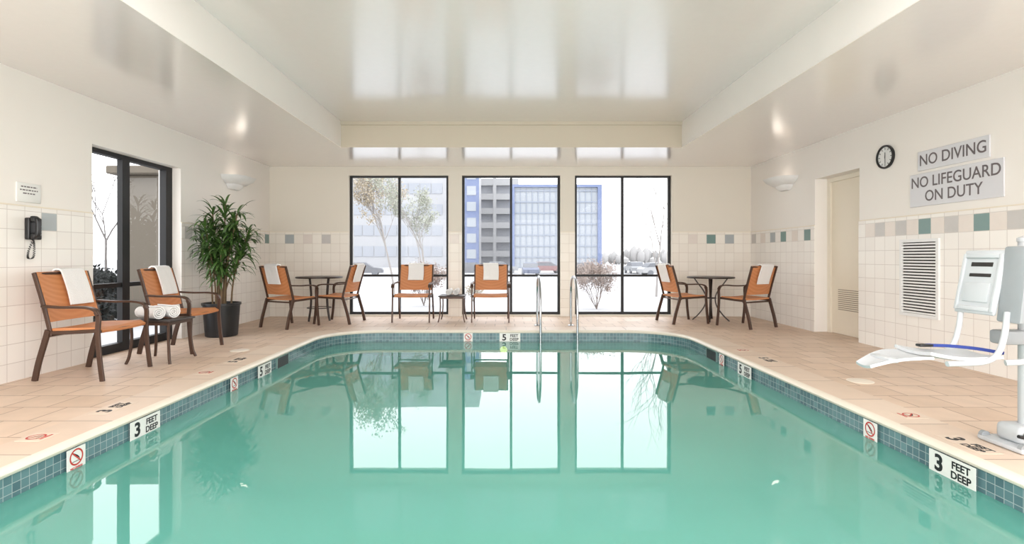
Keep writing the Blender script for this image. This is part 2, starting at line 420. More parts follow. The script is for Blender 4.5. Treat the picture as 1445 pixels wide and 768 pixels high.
def nodive(side,c,label,deck=False,s=0.135):
    root,o,r,u,n=plate(side,c,s,s,M['deckmark'] if deck else M['marker'],'no_diving_marker',label,'warning sign','no diving markers round the pool',0.003)
    o=o+u*0.012
    bm=B(); R0,R1=0.040,0.050; N=28
    for k in range(N):
        a,b=2*PI*k/N,2*PI*(k+1)/N
        bm.faces.new([bm.verts.new(o+n*0.0008+r*R*math.cos(t)+u*R*math.sin(t)) for R,t in ((R0,a),(R1,a),(R1,b),(R0,b))])
    d=(r-u).normalized(); e=(r+u).normalized()
    bm.faces.new([bm.verts.new(o+n*0.0012+d*x+e*y) for x,y in ((-0.043,-0.004),(0.043,-0.004),(0.043,0.004),(-0.043,0.004))])
    obj('ring',bm,M['red'],root,sm=False)
    bm=B()
    def poly(p): bm.faces.new([bm.verts.new(o+n*0.0005+r*x+u*y) for x,y in p])
    poly([(0.012+0.006*math.cos(k*PI/4),-0.002+0.006*math.sin(k*PI/4)) for k in range(8)])
    poly([(-0.026,0.024),(-0.022,0.029),(0.010,0.008),(0.006,0.001)]); poly([(0.004,0.004),(0.008,0.008),(0.026,-0.012),(0.023,-0.015)])
    poly([(-0.03,-0.026),(-0.03,-0.022),(0.03,-0.022),(0.03,-0.026)])
    obj('diver_symbol',bm,M['ink'],root,sm=False)
    text('lettering','NO DIVING',0.017,M['red'],o-u*0.062,r,u,root,0.0004)
zt=-0.104
depth('l',(px0+0.0095,3.735,zt),'3','3 FEET DEEP marker on the left pool wall')
nodive('l',(px0+0.0095,3.13,zt),'red no diving tile on the left pool wall nearest the camera')
nodive('l',(px0+0.0095,4.96,zt),'red no diving tile on the left pool wall between the 3 and 5 feet markers')
depth('l',(px0+0.0095,5.59,zt),'5','5 FEET DEEP marker on the left pool wall')
nodive('b',(-0.55,py1-0.0095+0.018,zt),'red no diving tile on the far pool wall')
depth('b',(0.075,py1-0.0095+0.018,zt),'5','5 FEET DEEP marker on the far pool wall')
depth('r',(px1-0.0095,2.97,zt),'3','3 FEET DEEP marker on the right pool wall')
nodive('r',(px1-0.0095,3.63,zt),'red no diving tile on the right pool wall nearest the camera')
depth('r',(px1-0.0095,5.54,zt),'5','5 FEET DEEP marker on the right pool wall')
nodive('r',(px1-0.0095,6.12,zt),'red no diving tile on the right pool wall near the skimmer')
zd=0.0065
nodive('dl',(-2.83,3.18,zd),'no diving tile set flat in the left coping near the camera',True,0.15)
depth('dl',(-2.83,3.80,zd),'3','3 FEET DEEP tile set flat in the left coping',True)
nodive('dl',(-2.83,4.96,zd),'no diving tile set flat in the left coping further back',True,0.15)
depth('dl',(-2.83,5.55,zd),'5','5 FEET DEEP tile set flat in the left coping',True)
nodive('dr',(2.79,3.62,zd),'no diving tile set flat in the right coping near the lift',True,0.15)
depth('dr',(2.70,3.06,zd),'3','3 FEET DEEP tile set flat in the right coping',True)
depth('dr',(2.79,5.58,zd),'5','5 FEET DEEP tile set flat in the right coping',True)
nodive('dr',(2.79,6.14,zd),'no diving tile set flat in the right coping further back',True,0.15)
for sx,y,lb in ((px0,6.07,'dark skimmer opening in the left pool wall'),(px1,6.45,'dark skimmer opening in the right pool wall')):
    s=1 if sx<0 else -1
    t=thing('pool_skimmer',lb,'skimmer',(sx,y,-0.17),'pool skimmers')
    bm=B(); x0,x1=sorted((sx-s*0.009,sx+s*0.002)); box(bm,x0,x1,y-0.15,y+0.15,-0.165,-0.046); obj('opening',bm,M['blackpl'],t,sm=False)
    bm=B(); x0,x1=sorted((sx-s*0.009,sx+s*0.006)); box(bm,x0,x1,y-0.165,y-0.15,-0.175,-0.04); box(bm,x0,x1,y+0.15,y+0.165,-0.175,-0.04); box(bm,x0,x1,y-0.15,y+0.15,-0.046,-0.04); obj('frame',bm,M['teal'],t,sm=False)
for x,y,lb in ((3.15,4.65,'round pale plastic lid in the right deck near the lift'),(-3.12,6.17,'round pale plastic lid in the left deck')):
    bm=B(); lathe(bm,(x,y,0.0),[(0.105,0),(0.105,0.003),(0.098,0.005),(0.02,0.006)]); o=obj('skimmer_lid',bm,M['lid']); tag(o,lb,'lid','skimmer lids')

# ---------------------------------------------------------------- windows
def window(n,x0,x1,z0,z1,lab):
    root=thing('window_%d'%n,lab,'window',((x0+x1)/2,YB+0.1,z0),None,'structure')
    y0,y1=YB+0.07,YB+0.13; w=0.045
    bm=B(); box(bm,x0,x0+w,y0,y1,z0,z1); box(bm,x1-w,x1,y0,y1,z0,z1); box(bm,x0+w,x1-w,y0,y1,z0,z0+w); box(bm,x0+w,x1-w,y0,y1,z1-w*0.7,z1)
    obj('window_frame',bm,M['black'],root,sm=False)
    xm=(x0+x1)/2
    bm=B(); box(bm,xm-0.022,xm+0.022,y0,y1,z0+w,z1-w*0.7); obj('mullion',bm,M['black'],root,sm=False)
    for a,b in ((x0+w,xm-0.022),(xm+0.022,x1-w)):
        bm=B(); box(bm,a,b,y0+.01,y1-.01,0.735,0.775); obj('rail',bm,M['black'],root,sm=False)
    bm=B(); vs=[bm.verts.new(p) for p in ((x0+w,YB+.1,z0+w),(x1-w,YB+.1,z0+w),(x1-w,YB+.1,z1-w*.7),(x0+w,YB+.1,z1-w*.7))]; bm.faces.new(vs); obj('glass_pane',bm,M['glass'],root,sm=False)
for i,o in enumerate(WIN): window(i+1,*o,['left tall black framed window in the back wall','middle tall black framed window in the back wall','right tall black framed window in the back wall'][i])
root=thing('window_4','wide black framed glazing in the left wall beside the plant','window',(XL-0.16,6.31,0),None,'structure')
x0,x1=XL-0.20,XL-0.115
bm=B(); box(bm,x0,x1,5.55,5.59,0,2.30); box(bm,x0,x1,6.94,7.07,0,2.30); box(bm,x0,x1,5.59,6.94,2.25,2.30); box(bm,x0,x1,5.59,6.94,0,0.10)
obj('window_frame',bm,M['black'],root,sm=False)
bm=B(); box(bm,x0+0.02,x1,6.15,6.27,0.10,2.25); obj('mullion',bm,M['black'],root,sm=False)
for a,b in ((5.59,6.15),(6.27,6.94)):
    bm=B(); box(bm,x0+.02,x1-.01,a,b,0.75,0.80); obj('rail',bm,M['black'],root,sm=False)
bm=B(); bm.faces.new([bm.verts.new(p) for p in ((XL-.16,5.59,.10),(XL-.16,6.94,.10),(XL-.16,6.94,2.25),(XL-.16,5.59,2.25))]); obj('glass_pane',bm,M['glass'],root,sm=False)
root=thing('door_1','cream service door with louvre vent in the right wall','door',(XR+0.22,7.24,0),None,'structure')
dx=XR+0.21
bm=B(); box(bm,dx,dx+0.045,6.80,7.66,0.004,2.19); obj('door_panel',bm,M['door'],root,sm=False)
bm=B(); box(bm,dx-0.03,dx+0.07,7.66,7.73,0,2.25); box(bm,dx-0.03,dx+0.07,6.76,6.80,0,2.25); box(bm,dx-0.03,dx+0.07,6.80,7.66,2.19,2.25); obj('door_frame',bm,M['doorframe'],root,sm=False)
bm=B(); box(bm,dx-0.006,dx-0.001,6.92,7.54,0.32,0.68); v=obj('vent',bm,M['door'],root,sm=False)
bm=B()
for k in range(11):
    z=0.35+k*0.028; box(bm,dx-0.009,dx-0.0065,6.95,7.51,z,z+0.011)
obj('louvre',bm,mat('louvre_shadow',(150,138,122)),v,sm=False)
bm=B(); tube(bm,[(dx,6.87,1.0),(dx-0.05,6.87,1.0)],0.012); tube(bm,[(dx-0.05,6.865,1.0),(dx-0.05,6.98,1.0)],0.009,8,(0,0,1)); obj('handle',bm,M['chrome'],root)
bm=B(); box(bm,XR+0.29,XR+0.34,6.5,8.0,-0.1,2.6); struct('wall_recess',bm,M['wall'])

# ---------------------------------------------------------------- wall objects
t=thing('vent_grille','white rectangular louvred vent grille on the right wall tiles','vent',(XR-0.02,5.76,0.44))
xg=XR-0.012
bm=B(); 
for a,b,c,d in ((5.49,5.525,.44,1.30),(5.995,6.03,.44,1.30),(5.525,5.995,.44,.475),(5.525,5.995,1.265,1.30)): box(bm,xg-0.022,xg,a,b,c,d)
obj('frame',bm,M['white'],t,sm=False)
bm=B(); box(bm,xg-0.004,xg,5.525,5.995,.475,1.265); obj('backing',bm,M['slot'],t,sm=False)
bm=B()
for k in range(24):
    z=0.478+k*0.033
    box(bm,xg-0.016,xg-0.005,5.525,5.995,z,z+0.018)
obj('slats',bm,M['white'],t,sm=False)
t=thing('wall_clock','round black rimmed wall clock with white face on the right wall','clock',(XR,6.28,2.16))
bm=B()
def ring_x(bm,c,prof,n=40):
    rings=[[bm.verts.new((c[0]-dx_,c[1]+r*math.cos(2*PI*i/n),c[2]+r*math.sin(2*PI*i/n))) for i in range(n)] for r,dx_ in prof]
    for k in range(len(rings)-1):
        for i in range(n): bm.faces.new((rings[k][i],rings[k][(i+1)%n],rings[k+1][(i+1)%n],rings[k+1][i]))
c=(XR,6.28,2.30)
ring_x(bm,c,[(0.138,0),(0.142,0.012),(0.140,0.030),(0.132,0.034),(0.120,0.028),(0.118,0.015)]); obj('rim',bm,M['blackpl'],t)
bm=B(); cyl(bm,(XR-0.016,6.28,2.30),0.120,0.120,0.01,40,'x'); face=obj('dial',bm,M['white'],t)
for k in range(12):
    bm=B(); a=k*PI/6; r=Vector((0,math.cos(a),math.sin(a))); s=Vector((0,-math.sin(a),math.cos(a))); o=Vector(c)+Vector((-0.0175,0,0))
    prism(bm,o,r,s,Vector((-1,0,0)),[(0.086,-0.004),(0.110,-0.004),(0.110,0.004),(0.086,0.004)],0.001)
    obj('hour_mark',bm,M['ink'],face,sm=False)
for nm,a,l,w_ in (('hour_hand',math.radians(93),0.055,0.006),('minute_hand',math.radians(268),0.085,0.004)):
    bm=B(); r=Vector((0,math.cos(a),math.sin(a))); s=Vector((0,-math.sin(a),math.cos(a)))
    prism(bm,Vector(c)+Vector((-0.02,0,0)),r,s,Vector((-1,0,0)),[(-0.015,-w_),(l,-w_*0.6),(l,w_*0.6),(-0.015,w_)],0.002); obj(nm,bm,M['ink'],t,sm=False)
def wsign(y0,y1,z0,z1,lines,size,label,nm='wall_sign',sx=1.0):
    t=thing(nm,label,'sign',(XR,(y0+y1)/2,z0),'signs on the right wall')
    bm=B(); rbox(bm,XR-0.014,XR,y0,y1,z0,z1,0.003,1); obj('panel',bm,M['sign'],t)
    text('lettering',lines,size,M['signink'],(XR-0.0145,(y0+y1)/2,(z0+z1)/2),(0,-1,0),(0,0,1),t,0.0012,sx,0.001)
wsign(4.93,5.79,2.045,2.255,'NO DIVING',0.168,'NO DIVING grey sign, upper of two on the right wall',sx=0.92)
wsign(4.79,5.90,1.655,2.015,'NO LIFEGUARD\nON DUTY',0.165,'NO LIFEGUARD ON DUTY grey sign, lower of two on the right wall',sx=0.92)
t=thing('wall_plaque','small white notice plaque above the black phone','sign',(XL,4.80,1.66))
bm=B(); rbox(bm,XL,XL+0.014,4.68,4.925,1.60,1.775,0.004,2); obj('panel',bm,M['marker'],t)
bm=B()
for k,(a,b) in enumerate(((0.03,0.19),(0.02,0.20),(0.05,0.17))):
    z=1.735-k*0.03; x=XL+0.0145
    p=a
    while p<b:
        q=min(b,p+random.uniform(0.015,0.04)); box(bm,x,x+0.0008,4.69+p,4.69+q,z,z+0.011); p=q+0.008
obj('lettering',bm,M['signink'],t,sm=False)
t=thing('wall_phone','black wall telephone with coiled cord on the left wall tiles','telephone',(XL,4.82,1.24))
px_=XL+0.013; yo=-0.05
bm=B(); rbox(bm,px_,px_+0.045,4.80+yo,4.94+yo,1.26,1.46,0.012,3); obj('body',bm,M['blackpl'],t)
bm=B(); sweep(bm,cr([(px_+0.075,4.83+yo,1.46),(px_+0.10,4.83+yo,1.43),(px_+0.10,4.83+yo,1.31),(px_+0.075,4.83+yo,1.28)],5),bar(0.022,0.014,0.006),(0,1,0))
rbox(bm,px_+0.045,px_+0.09,4.805+yo,4.855+yo,1.42,1.475,0.012,2); rbox(bm,px_+0.045,px_+0.09,4.805+yo,4.855+yo,1.265,1.32,0.012,2); obj('handset',bm,M['blackpl'],t)
bm=B()
for r_ in range(4):
    for c_ in range(3): box(bm,px_+0.045,px_+0.049,4.872+yo+c_*0.02,4.885+yo+c_*0.02,1.30+r_*0.025,1.316+r_*0.025)
obj('keypad',bm,M['whited'],t,sm=False)
bm=B(); P=[]
base=cr([(px_+0.06,4.83+yo,1.27),(px_+0.05,4.79+yo,1.15),(px_+0.04,4.80+yo,1.09),(px_+0.04,4.85+yo,1.10),(px_+0.04,4.86+yo,1.2),(px_+0.03,4.86+yo,1.27)],30)
for i,p in enumerate(base): P.append(p+Vector((0.008*math.cos(i*1.3),0.008*math.sin(i*1.3),0)))
tube(bm,P,0.003,5); obj('cord',bm,M['blackpl'],t)
# sconces: tapered, flat-topped wedge shades open at the top
def sconce(s,y,label,e):
    xw=XL if s>0 else XR
    t=thing('wall_sconce',label,'wall light',(xw,y,2.20),'white uplight wall sconces')
    def shade(bm,L0,L1,d0,d1,zt,zb):
        def ring(L,d,z): return [bm.verts.new((xw+s*0.002,y-L/2,z)),bm.verts.new((xw+s*d*0.75,y-L*0.42,z)),bm.verts.new((xw+s*d,y-L*0.25,z)),bm.verts.new((xw+s*d,y+L*0.25,z)),bm.verts.new((xw+s*d*0.75,y+L*0.42,z)),bm.verts.new((xw+s*0.002,y+L/2,z))]
        a=ring(L0,d0,zt); m_=ring(L0*0.93,d0*0.9,zt-(zt-zb)*0.4); b=ring(L1,d1,zb)
        ai=ring(L0-0.02,d0-0.01,zt); bi=ring(L1-0.02,d1-0.01,zb+0.012)
        for p,q in ((a,m_),(m_,b),(ai,bi),(a,ai)):
            for i in range(5): bm.faces.new((p[i],p[i+1],q[i+1],q[i]))
        bm.faces.new(b); bm.faces.new(bi)
    bm=B(); shade(bm,0.72,0.44,0.30,0.16,2.38,2.26); obj('shade',bm,M['white'],t)
    bm=B(); shade(bm,0.40,0.26,0.13,0.07,2.26,2.18); obj('lower_cup',bm,M['white'],t)
    L=bpy.data.lights.new('sconce_lamp','POINT'); L.energy=e; L.color=(1,0.88,0.76); L.shadow_soft_size=0.09
    lo=bpy.data.objects.new('sconce_lamp',L); COL.objects.link(lo); lo.parent=t; lo.location=(s*0.14,0,0.10)
sconce(1,8.41,'white angular wall sconce above the potted plant',1.3)
sconce(-1,8.51,'white angular wall sconce on the right wall beyond the door',1.3)
sconce(1,3.0,'white angular wall sconce on the left wall nearest the camera',1.6)
sconce(-1,3.0,'white angular wall sconce on the right wall nearest the camera',1.6)

# ---------------------------------------------------------------- handrails
for x,lb in ((0.52,'left chrome pool handrail at the far pool edge'),(1.06,'right chrome pool handrail at the far pool edge')):
    t=thing('pool_handrail',lb,'handrail',(x,8.4,0),'chrome handrails at the far pool edge')
    bm=B(); tube(bm,cr([(x,8.42,0.0),(x,8.42,0.35),(x,8.40,0.62),(x,8.28,0.76),(x,8.05,0.80),(x,7.85,0.72),(x,7.70,0.48),(x,7.66,0.15),(x,7.66,-0.5)],8),0.018,12); obj('rail',bm,M['chrome'],t)
    bm=B(); lathe(bm,(x,8.42,0),[(0.05,0),(0.05,0.008),(0.03,0.02),(0.022,0.022)],20); obj('flange',bm,M['chrome'],t)

# ---------------------------------------------------------------- chairs
def make_chair(label):
    t=thing('patio_chair',label,'chair',(0,0,0),'orange sling patio chairs')
    hw=0.30
    for s in (-1,1):
        bm=B(); sweep(bm,cr([(s*hw,0.30,0.0),(s*hw,0.265,0.16),(s*hw,0.215,0.33),(s*hw,0.18,0.45)],4),bar(0.012,0.024)); obj('leg',bm,M['bronze'],t)
    for s in (-1,1):
        bm=B(); sweep(bm,cr([(s*(hw+0.012),-0.31,0.0),(s*(hw+0.012),-0.285,0.20),(s*(hw+0.012),-0.27,0.42),(s*(hw+0.012),-0.275,0.56),(s*(hw+0.012),-0.255,0.615)],4),bar(0.011,0.020)); obj('leg',bm,M['bronze'],t)
        bm=B(); sweep(bm,cr([(s*(hw+0.012),-0.28,0.585),(s*(hw+0.012),-0.24,0.635),(s*(hw+0.014),-0.14,0.655),(s*(hw+0.012),0.05,0.655),(s*(hw+0.004),0.22,0.665)],5),bar(0.026,0.010)); obj('armrest',bm,M['bronze'],t)
    bm=B()
    bp=lambda z:0.165+0.15*((z-0.40)/0.56)**1.15 if z>0.40 else 0.165
    for s in (-1,1): sweep(bm,[(s*hw*0.97,bp(0.40+k*0.56/10),0.40+k*0.56/10) for k in range(11)],bar(0.011,0.016))
    zt_=0.95; tube(bm,[(-hw*0.97,bp(zt_),zt_),(hw*0.97,bp(zt_),zt_)],0.012,8,(0,0,1))
    obj('back_frame',bm,M['bronze'],t)
    bm=B()
    for s in (-1,1): sweep(bm,[(s*(hw-0.012),0.20,0.425),(s*(hw-0.012),-0.0,0.430),(s*(hw-0.012),-0.27,0.445)],bar(0.012,0.016))
    tube(bm,[(-hw,-0.27,0.435),(hw,-0.27,0.435)],0.013,8,(0,0,1)); tube(bm,[(-hw,0.18,0.40),(hw,0.18,0.40)],0.012,8,(0,0,1))
    obj('seat_frame',bm,M['bronze'],t)
    bm=B()
    gridsolid(bm,lambda u,v:((u-0.5)*2*(hw-0.02),0.19-0.475*v,0.452+0.014*v-0.02*(1-(2*u-1)**2)*(0.4+0.6*math.sin(PI*v))-(0.03 if v>0.99 else 0)),8,10,0.022)
    obj('seat',bm,M['sling'],t)
    bm=B()
    def P(u,v):
        z=0.52+0.445*v; return ((u-0.5)*2*(hw-0.022),bp(z)-0.012+0.025*(1-(2*u-1)**2),z)
    gridsolid(bm,P,8,8,0.014); obj('backrest',bm,M['sling'],t)
    return t
def make_towel(x0,x1,lf,lb_):
    bp=lambda z:0.165+0.15*((z-0.40)/0.56)**1.15
    prof=[]
    n=7
    for k in range(n+1):
        z=0.965-lf+lf*k/n; prof.append((bp(z)-0.034,z))
    prof+= [(bp(0.97)-0.020,0.985),(bp(0.97)+0.012,0.99),(bp(0.97)+0.035,0.978)]
    for k in range(n+1):
        z=0.965-lb_*k/n; prof.append((bp(z)+0.046,z))
    bm=B(); m=len(prof)-1
    def P(u,v):
        i=min(int(v*m+0.5),m); y,z=prof[i]
        sgn=-1 if i<n+2 else 1
        return (x0+(x1-x0)*u+0.006*math.sin(v*9), y+sgn*0.004*abs(math.sin(u*8+v*3)), z)
    gridsolid(bm,P,10,m,0.016)
    o=obj('draped_towel',bm,M['towel'],None,recenter=False); return o
R=math.radians
chairs=[((-3.87,4.95,0),R(90),'orange sling chair nearest the camera by the left wall'),
 ((-3.85,6.25,0),R(90),'orange sling chair between the side table and the potted plant'),
 ((-3.42,8.33,0),R(152),'orange sling chair seen from behind at the left round table'),
 ((-2.78,8.87,0),R(-98),'orange sling chair facing left across the left round table'),
 ((-1.58,9.10,0),0,'orange sling chair facing the pool in front of the left window'),
 ((-0.245,9.10,0),0,'orange sling chair facing the pool in front of the middle window'),
 ((2.99,8.89,0),R(100),'orange sling chair facing right across the right round table'),
 ((3.84,8.33,0),R(-152),'orange sling chair seen from behind at the right round table')]
ch=make_chair(chairs[0][2]); ch.location=chairs[0][0]; ch.rotation_euler=(0,0,chairs[0][1])
for c_ in chairs[1:]: dup(ch,c_[0],c_[1],c_[2])
tw=[make_towel(-0.04,0.22,0.31,0.26),make_towel(-0.14,0.13,0.27,0.28)]
tl=['white towel draped over the chair nearest the camera','white towel draped over the chair beside the potted plant','white towel on the chair back at the left round table, nearer the plant',
 'white towel on the left-facing chair at the left round table','white towel on the chair before the left window','white towel on the chair before the middle window','white towel on the right-facing chair at the right round table','white towel on the chair seen from behind at the right round table']
for i,c_ in enumerate(chairs):
    src=tw[0 if i<2 else 1]; o=src.copy(); COL.objects.link(o); o.location=c_[0]; o.rotation_euler=(0,0,c_[1]); tag(o,tl[i],'towel','towels draped over chair backs')
for o in tw: bpy.data.objects.remove(o)

# ---------------------------------------------------------------- side tables, rolls
def side_table(label):
    t=thing('side_table',label,'side table',(0,0,0),'low square side tables')
    bm=B(); rbox(bm,-0.225,0.225,-0.225,0.225,0.425,0.447,0.008,2); obj('tabletop',bm,M['darkmetal'],t)
    bm=B()
    for s in (-1,1): box(bm,-0.203,0.203,s*0.195-0.008,s*0.195+0.008,0.395,0.425); box(bm,s*0.195-0.008,s*0.195+0.008,-0.203,0.203,0.395,0.425)
    obj('apron',bm,M['bronze'],t,sm=False)
    for sx in (-1,1):
        for sy in (-1,1):
            bm=B(); sweep(bm,cr([(sx*0.195,sy*0.195,0.425),(sx*0.19,sy*0.19,0.25),(sx*0.205,sy*0.205,0.08),(sx*0.225,sy*0.225,0)],4),bar(0.010,0.014)); obj('leg',bm,M['bronze'],t)
    return t
st=side_table('low side table between the two chairs by the left wall'); st.location=(-3.66,5.60,0)
st2=dup(st,(-0.90,9.05,0),0,'low side table between the two chairs in front of the windows')
def roll(r=0.062,L=0.30):
    bm=B(); N=64; turns=3.2; th=0.011
    pts=[]
    for i in range(N+1):
        a=i/N*turns*2*PI; rr=0.008+(r-0.008)*i/N; pts.append((rr,a))
    o_=[];i_=[]
    for rr,a in pts:
        o_.append((rr*math.cos(a),rr*math.sin(a))); q=max(rr-th,0.001); i_.append((q*math.cos(a),q*math.sin(a)))
    A=[[bm.verts.new((x,y_,z)) for x,z in o_] for y_ in (-L/2,L/2)]
    C=[[bm.verts.new((x,y_,z)) for x,z in i_] for y_ in (-L/2,L/2)]
    for k in range(N):
        bm.faces.new((A[0][k],A[0][k+1],A[1][k+1],A[1][k])); bm.faces.new((C[0][k],C[1][k],C[1][k+1],C[0][k+1]))
        for e in (0,1): bm.faces.new((A[e][k],C[e][k],C[e][k+1],A[e][k+1]))
    bm.faces.new((A[0][N],C[0][N],C[1][N],A[1][N])); bm.faces.new((A[0][0],A[1][0],C[1][0],C[0][0]))
    return obj('rolled_towel',bm,M['towel'],None,recenter=False)
rl=roll()
def rolls(cx,cy,ang,names,k=1.0):
    d=Vector((math.cos(ang),math.sin(ang),0)); z0=0.449
    for i,a in enumerate((-0.066,0.066)):
        o=rl.copy(); COL.objects.link(o); p=Vector((cx,cy,z0+0.062*k))+d*a*k; o.location=p; o.rotation_euler=(0,0,ang); o.scale=(k,k,k)
        tag(o,names[i],'rolled towel','rolled towels on the side tables')
rolls(-3.70,5.58,R(62),['rolled white towel nearer the camera on the side table by the left wall','rolled white towel further back on the side table by the left wall'],1.15)
rolls(-0.90,9.05,0,['rolled white towel at left on the side table before the windows','rolled white towel at right on the side table before the windows'],0.95)
bpy.data.objects.remove(rl)

# ---------------------------------------------------------------- round tables
def round_table(label,loc,pr,ring,rot=0):
    t=thing('round_table',label,'table',(0,0,0),'dark round bistro tables')
    bm=B(); lathe(bm,(0,0,0),[(0.02,0.735),(0.385,0.735),(0.392,0.742),(0.392,0.755),(0.385,0.762),(0.02,0.762)],40); obj('tabletop',bm,M['darkmetal'],t)
    for k in range(4):
        a=PI/4+k*PI/2; c,s=math.cos(a),math.sin(a)
        bm=B(); sweep(bm,cr([(r*c,r*s,z) for r,z in pr],5),bar(0.016,0.010,0.002),(-s,c,0)); obj('leg',bm,M['darkmetal'],t)
    bm=B(); P=[(ring[0]*math.cos(2*PI*i/24),ring[0]*math.sin(2*PI*i/24),ring[1]) for i in range(25)]; tube(bm,P,0.007,6,(0,0,1)); obj('brace_ring',bm,M['darkmetal'],t)
    t.location=loc; t.rotation_euler=(0,0,rot); return t
round_table('dark round table at the left between two chairs',(-3.24,9.15,0),[(0.22,0.735),(0.20,0.60),(0.185,0.40),(0.20,0.20),(0.24,0.0)],(0.20,0.22),R(20))
round_table('dark round table at the right between two chairs',(3.57,9.10,0),[(0.27,0.735),(0.22,0.66),(0.12,0.52),(0.075,0.40),(0.10,0.25),(0.20,0.10),(0.30,0.0)],(0.088,0.39),R(20))

# ---------------------------------------------------------------- plant
pc=(-3.96,7.33)
t=thing('potted_plant','tall green dracaena in a black tapered pot by the left window','plant',(pc[0],pc[1],0))
bm=B(); lathe(bm,(pc[0],pc[1],0),[(0.19,0),(0.205,0.01),(0.235,0.43),(0.25,0.435),(0.25,0.465),(0.225,0.465),(0.215,0.40)],36); obj('pot',bm,M['pot'],t)
bm=B(); lathe(bm,(pc[0],pc[1],0),[(0.216,0.39),(0.216,0.415),(0.01,0.425)],24); obj('soil',bm,M['soil'],t)
heads=[]
rnd=random.Random(5)
stems=[((0.03,0.0),(0.04,0.02),1.84),((-0.08,0.05),(-0.16,0.06),1.74),((0.07,-0.07),(0.26,-0.08),1.70),((-0.02,-0.1),(-0.12,-0.2),1.54),((0.1,0.06),(0.33,0.10),1.48),((-0.1,-0.04),(-0.24,-0.04),1.42),((0.0,0.1),(0.03,0.25),1.56),((0.05,-0.1),(0.12,-0.24),1.28),((-0.03,0.0),(-0.05,-0.05),1.32),((0.02,0.02),(0.30,0.0),1.20),((-0.02,0.02),(-0.2,0.1),1.10),((0.04,-0.04),(0.05,-0.18),0.98),((0.0,0.03),(0.14,0.05),1.62)]
for (bx_,by_),(tx,ty),h in stems:
    bm=B(); P=cr([(pc[0]+bx_,pc[1]+by_,0.41),(pc[0]+bx_+0.2*(tx-bx_),pc[1]+by_+0.2*(ty-by_),0.41+(h-0.41)*0.4),(pc[0]+tx,pc[1]+ty,h)],6)
    tube(bm,P,0.011,7,scale=[1.2-0.5*i/(len(P)-1) for i in range(len(P))]); obj('stem',bm,M['trunk'],t)
    heads.append((P,h))
for hi,(P,h) in enumerate(heads):
    bm=B()
    for k in range(60):
        ii=rnd.uniform(0.55,1.0)**0.6; p=P[min(len(P)-1,int(ii*(len(P)-1)+0.5))]+Vector((0,0,rnd.uniform(-0.07,0.03)))
        a=rnd.uniform(0,2*PI); el=rnd.uniform(-0.05,1.2); L=rnd.uniform(0.20,0.34); droop=rnd.uniform(1.0,2.4); w_=rnd.uniform(0.014,0.021)
        d=Vector((math.cos(a)*math.cos(el),math.sin(a)*math.cos(el),math.sin(el))); sd=Vector((-math.sin(a),math.cos(a),0))
        pts=[]; q=p.copy(); n=8
        for j in range(n+1):
            pts.append(q.copy()); d=(d+Vector((0,0,-droop/n*(0.4+1.2*j/n)))).normalized(); q=q+d*L/n
        prev=None
        for j,q in enumerate(pts):
            q.x=max(q.x,XL+0.03); q.z=max(q.z,0.48); ww=w_*math.sin(PI*(0.12+0.88*j/n))**0.7 if j<n else 0.0005
            nv=(bm.verts.new(q-sd*ww),bm.verts.new(q+Vector((0,0,-0.25*ww))),bm.verts.new(q+sd*ww))
            if prev: bm.faces.new((prev[0],prev[1],nv[1],nv[0])); bm.faces.new((prev[1],prev[2],nv[2],nv[1]))
            prev=nv
    obj('leaf_crown',bm,M['leaf'],t,sm=False)

# ---------------------------------------------------------------- pool lift
lx_,ly_=2.97,3.02
t=thing('pool_lift','white pool access lift with seat hanging over the right pool edge','pool lift',(lx_,ly_,0))
bm=B(); rbox(bm,2.84,3.35,2.88,3.16,0.010,0.04,0.012,2); rbox(bm,2.89,3.12,2.94,3.10,0.04,0.14,0.03,3); obj('base',bm,M['lift'],t)
for yy in (2.90,3.14):
    bm=B(); cyl(bm,(2.87,yy-0.012,0.037),0.026,0.026,0.024,18,'y'); obj('wheel',bm,M['whited'],t)
bm=B(); tube(bm,[(3.01,ly_,0.12),(3.01,ly_,1.20)],0.042,18); lathe(bm,(3.01,ly_,1.19),[(0.047,0),(0.047,0.02),(0.02,0.035)],18); obj('mast',bm,M['lift'],t)
for z0,z1 in ((0.93,1.03),(0.60,0.68)):
    bm=B(); rbox(bm,2.83,3.0,2.97,3.07,z0,z1,0.015,2); obj('carriage_arm',bm,M['whited'],t)
def lean(v,zb=0.76,k=0.20):
    for x in v: x.co.x+= (x.co.z-zb)*k
bx=2.725
bm=B(); rbox(bm,bx,bx+0.022,2.93,3.19,0.77,1.14,0.010,3); 
lean(bm.verts); back=obj('backrest',bm,M['lift'],t)
bm=B()
for a,b,c,d in ((2.935,2.955,0.79,1.12),(3.165,3.185,0.79,1.12),(2.955,3.165,0.79,0.815),(2.955,3.165,1.095,1.12)): rbox(bm,bx-0.010,bx+0.004,a,b,c,d,0.004,2)
lean(bm.verts); obj('rolled_rim',bm,M['lift'],back)
bm=B(); rbox(bm,bx-0.008,bx+0.004,2.98,3.14,0.84,0.95,0.004,2); lean(bm.verts); obj('raised_panel',bm,M['lift'],back)
for z0,z1,y0,y1 in ((1.045,1.07,2.99,3.13),(0.985,1.005,2.99,3.13)):
    bm=B(); rbox(bm,bx-0.002,bx+0.004,y0,y1,z0,z1,0.002,1); lean(bm.verts); obj('hand_slot',bm,M['slot'],back)
bm=B(); rbox(bm,bx+0.026,bx+0.075,2.80,2.94,0.74,1.16,0.012,2); lean(bm.verts,0.76,0.12); obj('back_plate',bm,M['whited'],t)
bm=B()
def P(u,v):
    x=2.34+0.40*u; return (x,2.88+0.27*v,0.535+0.014*(2*v-1)**2-0.012*math.sin(PI*u)+0.02*(1-u)**3)
gridsolid(bm,P,10,8,0.018); obj('seat',bm,M['lift'],t)
bm=B()
